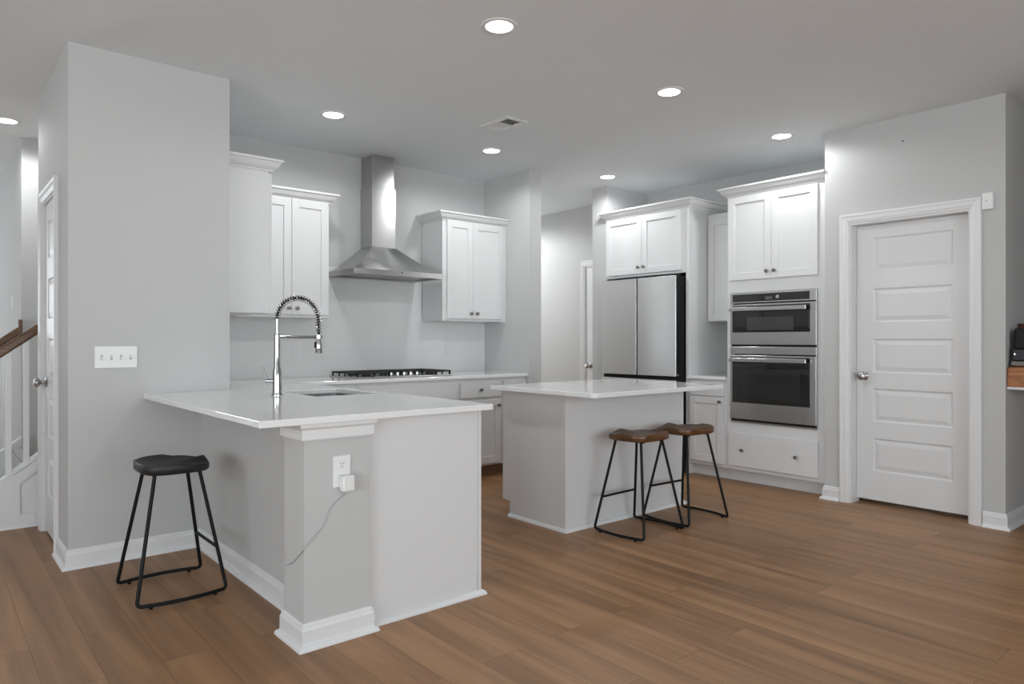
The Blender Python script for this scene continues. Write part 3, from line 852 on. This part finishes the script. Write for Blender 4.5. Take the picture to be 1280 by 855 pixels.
# ------------------------------------------------------------------ sink and tap
m = MB()
R = [rrect(SX0 - 0.006, SX1 + 0.006, SY0 - 0.006, SY1 + 0.006, 0.03), rrect(SX0 + 0.004, SX1 - 0.004, SY0 + 0.004, SY1 - 0.004, 0.03), rrect(SX0 + 0.012, SX1 - 0.012, SY0 + 0.012, SY1 - 0.012, 0.04)]
lev = [(R[0], 0.8655), (R[1], 0.8655), (R[1], 0.72), (R[2], 0.665)]
rings = [[m.bm.verts.new((x, y, z)) for x, y in rr] for rr, z in lev]
for A, B in zip(rings, rings[1:]):
    for k in range(len(A)):
        m.bm.faces.new([A[k], A[(k + 1) % len(A)], B[(k + 1) % len(A)], B[k]])
m.bm.faces.new(rings[-1])
snk = m.build('kitchen_sink', SINKST, smooth=True)
tag(snk, 'stainless undermount sink let into the peninsula worktop in front of the tap', 'sink')
MB().lathe([(0.042, 0), (0.042, 0.003), (0.03, 0.004), (0.028, 0.001), (0, 0.001)], ((SX0 + SX1) / 2, (SY0 + SY1) / 2, 0.6655)).build('drain', CHROME, snk, smooth=True)

TXc, TYc = 1.467, 3.69
r = thing('kitchen_faucet', (TXc, TYc, KZ), 'tall chrome pull-down tap with a coiled spring neck on the peninsula worktop', 'faucet')
MB().lathe([(0.030, 0), (0.030, 0.006), (0.024, 0.012), (0.023, 0.13), (0.0165, 0.155), (0.0165, 0.325), (0.012, 0.33), (0, 0.33)], (TXc, TYc, KZ)).build('post', CHROME, r, smooth=True)
z_s = 1.30
R_a = 0.118
zc = 1.304
path = [Vector((TXc, TYc, KZ + 0.32)), Vector((TXc, TYc, 1.26)), Vector((TXc, TYc, zc))]
arc_pts = arc((TXc + R_a, TYc, zc), R_a, PI, 0, 28, (1, 0, 0), (0, 0, 1))
tail = [Vector((TXc + 2 * R_a, TYc, 1.27)), Vector((TXc + 2 * R_a + 0.002, TYc, 1.235)), Vector((TXc + 2 * R_a + 0.002, TYc, 1.20))]
neck = path + arc_pts[1:] + tail
MB().tube(neck[:3], 0.0095, 12).build('riser', CHROME, r, smooth=True)
MB().tube(neck[2:], 0.0075, 12).build('hose', BLACKP, r, smooth=True)
# spring coil wound round the arch
cl = arc_pts + tail[:2]
L_ = [0]
for a, b in zip(cl, cl[1:]): L_.append(L_[-1] + (b - a).length)
def along(s):
    for i in range(len(cl) - 1):
        if s <= L_[i + 1] or i == len(cl) - 2:
            t = (s - L_[i]) / max(1e-9, L_[i + 1] - L_[i])
            return cl[i].lerp(cl[i + 1], t), (cl[i + 1] - cl[i]).normalized()
turns, per = 30, 12
co = []
for i in range(turns * per + 1):
    s = L_[-1] * i / (turns * per)
    p_, t_ = along(s)
    side = Vector((0, 1, 0)); nn = t_.cross(side).normalized()
    a = 2 * PI * i / per
    co.append(p_ + (nn * math.cos(a) + side * math.sin(a)) * 0.0160)
MB().tube(co, 0.0024, 5).build('spring', CHROME, r, smooth=True)
hx = TXc + 2 * R_a + 0.002
hd = MB().lathe([(0.0, 0), (0.017, 0.001), (0.019, 0.006), (0.0185, 0.055), (0.014, 0.075), (0.012, 0.085), (0.012, 0.105), (0.0, 0.107)], (hx, TYc, 1.115)).build('spray_head', CHROME, r, smooth=True)
MB().box(hx - 0.024, hx - 0.016, TYc - 0.006, TYc + 0.006, 1.145, 1.18, 0.002).build('trigger', BLACKP, hd)
am = MB().tube([(TXc + 0.01, TYc, 1.207), (hx - 0.022, TYc, 1.207)], 0.0085, 10)
am.lathe([(0.0175, -0.009), (0.0215, -0.009), (0.0215, 0.009), (0.0175, 0.009), (0.0175, -0.009)], (hx, TYc, 1.207))
am.build('support_arm', CHROME, r, smooth=True)
lv = MB().tube([(TXc - 0.018, TYc + 0.010, 0.97), (TXc - 0.055, TYc + 0.022, 0.972)], 0.011, 10)
lv.tube([(TXc - 0.048, TYc + 0.02, 0.975), (TXc - 0.058, TYc + 0.023, 1.01), (TXc - 0.072, TYc + 0.028, 1.05)], [0.007, 0.0055, 0.005], 8)
lv.build('lever', CHROME, r, smooth=True)

# ------------------------------------------------------------------ bar stools
def stool(loc, rot, seat_mat, label):
    """local: bars run along y at x = +-; the foot rail sits on the +y side"""
    r = thing('bar_stool', (0, 0, 0), label, 'stool', 'saddle-seat bar stools')
    W, D, n = 0.178, 0.150, 40
    m = MB()
    def outline(s):
        pts = []
        for k in range(n):
            a = 2 * PI * k / n
            c, q = math.cos(a), math.sin(a)
            e = 2 / 3.4
            pts.append((W * s * math.copysign(abs(c) ** e, c), D * s * math.copysign(abs(q) ** e, q)))
        return pts
    def top(x, y):
        u, v = x / W, y / D
        rim = max(abs(u), abs(v))
        z = 0.606 + 0.018 * max(0, rim) ** 3 * (0.35 if v > 0.2 else 1.0)
        if v > 0: z += 0.015 * math.exp(-(u / 0.34) ** 2) * min(1, max(0, v - 0.05) / 0.75)   # pommel
        z -= 0.006 * math.exp(-((abs(u) - 0.5) / 0.3) ** 2) * max(0, v)
        return z
    ss = [0.12, 0.28, 0.44, 0.6, 0.74, 0.86, 0.94, 0.985, 1.0]
    tops = []
    for s in ss:
        o = outline(s)
        tops.append([m.bm.verts.new((x, y, top(x, y) - (0.005 if s == 1.0 else 0.001 if s > 0.98 else 0))) for x, y in o])
    c = m.bm.verts.new((0, 0, top(0, 0)))
    for k in range(n): m.bm.faces.new([c, tops[0][k], tops[0][(k + 1) % n]])
    for A, B in zip(tops, tops[1:]):
        for k in range(n): m.bm.faces.new([A[k], B[k], B[(k + 1) % n], A[(k + 1) % n]])
    low = [m.bm.verts.new((x, y, 0.582)) for x, y in outline(0.995)]
    low2 = [m.bm.verts.new((x, y, 0.575)) for x, y in outline(0.95)]
    for A, B in ((tops[-1], low), (low, low2)):
        for k in range(n): m.bm.faces.new([A[k], B[k], B[(k + 1) % n], A[(k + 1) % n]])
    m.bm.faces.new(low2[::-1])
    m.build('seat', seat_mat, r, smooth=True, angle=50)
    rt = 0.0085
    fx, fy, tx, ty, zt = 0.198, 0.192, 0.118, 0.098, 0.5665
    def leg_at(sx, sy, z):
        t = (z - 0.016) / (zt - 0.016)
        return Vector((sx * (fx + (tx - fx) * t), sy * (fy + (ty - fy) * t), z))
    for sx in (-1, 1):
        pts = [leg_at(sx, -1, zt), leg_at(sx, -1, 0.016)]
        bar = []
        for i in range(1, 8):
            t = i / 8
            y = -fy + 2 * fy * t
            bar.append(Vector((sx * (fx + 0.030 * (1 - (2 * t - 1) ** 2)), y, 0.016)))
        full = fillet([leg_at(sx, -1, zt), leg_at(sx, -1, 0.016)] + [bar[0]], 0.035)[:-1] + bar[1:-1] + fillet([bar[-1], leg_at(sx, 1, 0.016), leg_at(sx, 1, zt)], 0.035)[1:]
        MB().tube([(sx * (tx - 0.035), -ty, zt + 0.002), ] + [full[0] + Vector((sx * -0.012, 0, 0.001))] + full[1:-1] + [full[-1] + Vector((sx * -0.012, 0, 0.001)), (sx * (tx - 0.035), ty, zt + 0.002)], rt, 10).build('leg_loop', BLKMETAL, r, smooth=True)
        for sy in (-1, 1):
            MB().lathe([(0.008, 0), (0.009, 0.008), (0, 0.009)], (sx * (fx + 0.012), sy * (fy - 0.055), 0.0), (0, 0, 1), 10).build('foot_pad', BLACKP, r, smooth=True)
    MB().tube([leg_at(-1, 1, 0.21), leg_at(1, 1, 0.21)], 0.0075, 10).build('foot_rail', BLKMETAL, r, smooth=True)
    for yb in (-ty, ty): MB().box(-tx, tx, yb - 0.011, yb + 0.011, 0.5685, 0.5755).build('seat_bracket', BLKMETAL, r)
    r.location = loc
    r.rotation_euler = (0, 0, rot)
    return r
stool((0.915, 3.597, 0), -PI / 2, EBONY, 'black bar stool with a dark saddle seat by the grey half wall')
stool((3.427, 2.818, 0), 0.03, WALNUT, 'brown-seated bar stool at the island nearest the peninsula')
stool((3.905, 2.815, 0), -0.06, WALNUT, 'brown-seated bar stool at the island end nearest the ovens')

# ------------------------------------------------------------------ ceiling lights and register
def downlight(x, y, label, watts=CAN_WATTS):
    r = thing('ceiling_light', (x, y, H), label, 'ceiling light', 'recessed ceiling lights')
    MB().lathe([(0.066, -0.002), (0.068, -0.006), (0.088, -0.005), (0.092, 0.0), (0.066, 0.0), (0.066, -0.002)], (x, y, H), (0, 0, 1), 36).build('trim_ring', TRIM, r, smooth=True)
    MB().lathe([(0.0, -0.003), (0.066, -0.003), (0.066, -0.0005), (0, -0.0005)], (x, y, H), (0, 0, 1), 36).build('lamp_disc', BULB, r)
    ld = bpy.data.lights.new('lamp_beam', 'SPOT')
    ld.energy = watts; ld.spot_size = math.radians(175); ld.spot_blend = 0.3
    ld.shadow_soft_size = 0.055; ld.color = (0.96, 0.985, 1.0)
    lo = bpy.data.objects.new('lamp_beam', ld); COL.objects.link(lo)
    lo.parent = r; lo.location = (0, 0, -0.07)
downlight(2.18, 2.67, 'lit round downlight nearest the camera, above the peninsula end')
downlight(3.565, 2.69, 'lit round downlight above the island stools')
downlight(4.985, 2.72, 'lit round downlight in front of the oven cabinet')
downlight(2.165, 4.455, 'lit round downlight above the sink side, left of the hood')
downlight(3.56, 4.46, 'lit round downlight beside the ceiling register, right of the hood')
downlight(4.965, 4.46, 'lit round downlight in front of the refrigerator at the hall opening')
downlight(0.46, 6.06, 'lit round downlight over the stairs, cut by the picture edge', FOYER_WATTS)
downlight(4.95, 6.9, 'unseen downlight added to brighten the hall, hidden by the stub wall', HALL_WATTS)  # extra lamp out of view, added to brighten the hall

r = thing('ceiling_vent', (3.19, 3.85, H), 'white ceiling air register with a dark half, between the downlights', 'vent')
m = MB()
fz0, fz1 = H - 0.006, H
for a, b, c, d in ((3.092, 3.128, 3.705, 3.998), (3.257, 3.290, 3.705, 3.998), (3.128, 3.257, 3.705, 3.738), (3.128, 3.257, 3.965, 3.998), (3.128, 3.257, 3.846, 3.856)):
    m.box(a, b, c, d, fz0, fz1)
m.build('frame', TRIM, r)
MB().box(vx0 + 0.001, vx1 - 0.001, vy0 + 0.001, vy1 - 0.001, H + 0.10, H + 0.115).build('duct_back', SLOT, r)
for half, (y0, y1, tilt) in enumerate(((3.738, 3.846, 1), (3.856, 3.965, -1))):
    s = MB()
    for k in range(8):
        x = 3.130 + k * 0.016
        if tilt > 0:      # leaning away from the kitchen: the dark duct shows between the blades
            pts = [(x + 0.000, H - 0.003), (x + 0.001, H - 0.003), (x + 0.0185, H + 0.0115), (x + 0.0175, H + 0.0115)]
        else:             # leaning the other way: the blades close up
            pts = [(x + 0.0005, H + 0.010), (x + 0.0015, H + 0.010), (x + 0.0165, H - 0.003), (x + 0.0155, H - 0.003)]
        s.prism(pts, lambda p, q, h: (p, h, q), y0, y1)
    s.build('louvre', TRIM, r)

# ------------------------------------------------------------------ plates, charger, sensor
ms = mapy(CY)
r = thing('light_switch', (0.806, CY, 1.04), 'white four-gang switch plate on the grey closet block above the black stool', 'light switch')
MB().fbox(ms, 0.704, 0.908, 1.040, 1.156, 0.0, 0.006, 0.002).build('plate', PLATE, r)
for k in range(4):
    u = 0.737 + k * 0.046
    t = MB().fbox(ms, u - 0.005, u + 0.005, 1.084, 1.110, 0.006, 0.0075)
    t.build('toggle_slot', GREYP, r)
    MB().fbox(ms, u - 0.004, u + 0.004, 1.087 + (k % 2) * 0.009, 1.098 + (k % 2) * 0.009, 0.0075, 0.016, 0.001, 1).build('toggle', PLATE, r)
def outlet(mp, u, z, label, mat=PLATE):
    r = thing('outlet', (mp(u, z, 0)[0], mp(u, z, 0)[1], z - 0.065), label, 'outlet')
    MB().fbox(mp, u - 0.037, u + 0.037, z - 0.062, z + 0.062, 0, 0.006, 0.002).build('plate', mat, r)
    for s in (-1, 1):
        c = MB().fbox(mp, u - 0.017, u + 0.017, z + s * 0.026 - 0.016, z + s * 0.026 + 0.016, 0.006, 0.008, 0.001, 1).build('socket', mat, r)
        q = MB()
        for du in (-0.006, 0.006):
            q.fbox(mp, u + du - 0.0012, u + du + 0.0012, z + s * 0.026 + 0.001, z + s * 0.026 + 0.009, 0.008, 0.0083)
        q.fbox(mp, u - 0.002, u + 0.002, z + s * 0.026 - 0.010, z + s * 0.026 - 0.005, 0.008, 0.0083)
        q.build('slots', SLOT if mat is PLATE else GREYP, c)
    return r
mp2 = mapy(2.56)
outlet(mp2, 1.279, 0.668, 'white wall socket on the pier, with a charger plugged in')
outlet(mapy(YH - 0.008), 2.30, 1.115, 'white socket on the tiled backsplash behind the tap', TILEP)
outlet(mapy(YH - 0.008), 3.775, 1.115, 'white socket on the tiled backsplash under the wall cabinet right of the hood', TILEP)
r = thing('phone_charger', (1.285, 2.55, 0.59), 'white plug-in charger with a thin cord, in the lower socket of the pier', 'charger')
MB().fbox(mp2, 1.265, 1.315, 0.592, 0.655, 0.0085, 0.046, 0.005).build('adapter', PLATE, r)
cord = [(1.29, 2.537, 0.594), (1.288, 2.545, 0.575), (1.262, 2.556, 0.556), (1.225, 2.5565, 0.522), (1.205, 2.5565, 0.47), (1.175, 2.5565, 0.44), (1.14, 2.5565, 0.408), (1.1195, 2.5565, 0.385), (1.1195, 2.60, 0.355), (1.1195, 2.66, 0.312), (1.1195, 2.72, 0.288)]
sm = []
for i in range(len(cord) - 1):
    p0, p1, p2, p3 = [Vector(cord[max(0, min(len(cord) - 1, i + k))]) for k in (-1, 0, 1, 2)]
    for k in range(5):
        t = k / 5
        sm.append(0.5 * ((2 * p1) + (p2 - p0) * t + (2 * p0 - 5 * p1 + 4 * p2 - p3) * t * t + (3 * p1 - p0 - 3 * p2 + p3) * t ** 3))
sm.append(Vector(cord[-1]))
MB().tube(sm, 0.0018, 6).build('cord', GREYP, r, smooth=True)['label'] = 'thin grey cord'
mpw = mapx(PX)
r = thing('wall_sensor', (PX, 1.432, 2.017), 'small white box on the wall above the corner of the pantry door frame', 'sensor')
MB().fbox(mpw, 1.400, 1.464, 2.020, 2.128, 0, 0.022, 0.006).build('case', PLATE, r)
MB().lathe([(0.005, 0), (0.005, 0.001), (0, 0.0012)], mpw(1.437, 2.078, 0.022), (-1, 0, 0), 12).build('lens', GREYP, r)
tag(MB().lathe([(0.0035, 0), (0.0035, 0.004), (0.006, 0.005), (0.004, 0.007), (0, 0.0072)], mpw(1.938, 2.567, 0), (-1, 0, 0), 10).build('nail', SLOT), 'tiny dark nail in the grey wall above the pantry door', 'nail')

# ------------------------------------------------------------------ stairs
SL, X0 = 0.775, -0.005          # slope of the flight, where its cap meets the floor
cap = lambda x: (x - X0) * SL
r = thing('staircase', (0.2, 5.95, 0), 'white staircase with wooden handrails rising behind the closet block', 'stairs')
CARPET = simple('light_grey_carpet', srgb(186, 186, 185), 0.95, spec=0.1, noise=(60, 0.05), bump=(300, 0.4))
for k in range(2):
    x = 0.28 + k * 0.245
    MB().box(x, min(x + 0.27, 0.584), 5.47, 6.40, 0.19 * k + 0.16, 0.19 * (k + 1), 0.008).build('tread', CARPET, r)
    MB().box(x + 0.02, x + 0.04, 5.47, 6.40, 0.19 * k, 0.19 * k + 0.16).build('riser', TRIM, r)
for y0, y1 in ((5.41, 5.465), (6.405, 6.46)):
    m = MB().prism([(0.02, 0), (0.5835, 0), (0.5835, cap(0.5835) - 0.02), (0.02, max(0.02, cap(0.02)))], lambda p, q, h: (p, h, q), y0, y1)
    st = m.build('stringer', TRIM, r)
    c = MB().prism([(0.0, cap(0.0) - 0.012 + 0.02), (0.5835, cap(0.5835) - 0.02), (0.5835, cap(0.5835) + 0.006), (0.0, cap(0.0) + 0.02)], lambda p, q, h: (p, h, q), y0 - 0.014, y1 + 0.014)
    c.build('stringer_cap', TRIM, st)
# recessed wainscot panel on the near stringer
m = MB()
m.prism([(0.02, 0), (0.5835, 0), (0.5835, 0.085), (0.02, 0.085)], lambda p, q, h: (p, h, q), 5.398, 5.4095)
m.prism([(0.02, 0.0851), (0.483, 0.0851), (0.483, cap(0.483) - 0.022), (0.02, cap(0.02) - 0.001 + 0.07)], lambda p, q, h: (p, h, q), 5.398, 5.4095)
m.prism([(0.4831, cap(0.483) - 0.10), (0.5835, cap(0.5835) - 0.10), (0.5835, cap(0.5835) - 0.022), (0.4831, cap(0.483) - 0.022)], lambda p, q, h: (p, h, q), 5.398, 5.4095)
m.build('side_panelling', TRIM, r)
MB().sweep([(0.02, 5.398), (0.575, 5.398)], SHOE).build('shoe_moulding', TRIM, r)
for nm, yc, xs_ in (('near', 5.437, (0.112, 0.208, 0.315, 0.425, 0.518)), ('far', 6.432, (0.16, 0.27, 0.38, 0.49))):
    q = r
    rail = lambda x: 1.262 + (x - 0.576) * SL
    prof = []
    hr = MB().prism([(0.03, rail(0.03) - 0.034), (0.5835 if nm == 'near' else 0.575, rail(0.58) - 0.034), (0.5835 if nm == 'near' else 0.575, rail(0.58) + 0.034), (0.03, rail(0.03) + 0.034)], lambda p, q_, h: (p, h, q_), yc - 0.03, yc + 0.03)
    hr.build('handrail', RAILW, q, bevel=0.012)
    if nm == 'far':
        MB().box(0.562, 0.588, yc - 0.035, yc + 0.035, rail(0.575) - 0.045, rail(0.575) + 0.085, 0.004).build('end_block', RAILW, q)
    for x in xs_:
        MB().box(x - 0.0155, x + 0.0155, yc - 0.0155, yc + 0.0155, cap(x) + 0.02 - 0.012, rail(x) - 0.026).build('baluster', TRIM, q)
    n_ = MB().box(-0.07, 0.03, yc - 0.05, yc + 0.05, 0, 1.05, 0.004).box(-0.085, 0.045, yc - 0.065, yc + 0.065, 1.05, 1.08, 0.006)
    n_.build('newel_post', TRIM, q)
tag(MB().fbox(mapx(0.59), 7.13, 7.19, 1.455, 1.555, 0, 0.006, 0.002).build('wall_plate', PLATE), 'small white plate on the foyer wall above the stair handrails', 'wall plate')

# ------------------------------------------------------------------ shelf round the corner
r = thing('wall_shelf', (5.6, 1.2, 0.88), 'thick oak shelf block fixed to the shaded wall past the pantry door', 'shelf')
MB().box(5.206, 6.1, 1.06, 1.339, 0.898, 1.022, 0.010, 3).build('block', SHELFW, r)
MB().box(5.214, 6.08, 1.07, 1.339, 0.880, 0.898, 0.003).build('underside_strip', TRIM, r)
r = thing('coffee_maker', (5.33, 1.24, 1.022), 'black appliance with a shiny dark base standing on the oak shelf', 'coffee maker')
MB().box(5.225, 5.385, 1.10, 1.326, 1.022, 1.060, 0.012, 3).build('base', CHROME, r)
MB().box(5.232, 5.38, 1.11, 1.320, 1.060, 1.135, 0.008, 3).build('drip_section', simple('dark_steel', (0.06, 0.06, 0.065, 1), 0.2, 0.9, noise=(8, 0.1)), r)
MB().box(5.240, 5.38, 1.11, 1.308, 1.135, 1.262, 0.008, 3).build('housing', BLACKP, r)
MB().lathe([(0.008, 0), (0.008, 0.006), (0, 0.008)], (5.229, 1.30, 1.10), (-1, 0, 0), 12).build('dial', CHROME, r)
tag(MB().lathe([(0.036, 0), (0.040, 0.015), (0.040, 0.225), (0.037, 0.232), (0.042, 0.236), (0.042, 0.268), (0.038, 0.274), (0, 0.275)], (5.440, 1.293, 1.022), (0, 0, 1), 24).build('jar', REDW, smooth=True), 'reddish-brown jar standing on the oak shelf behind the black appliance', 'jar')
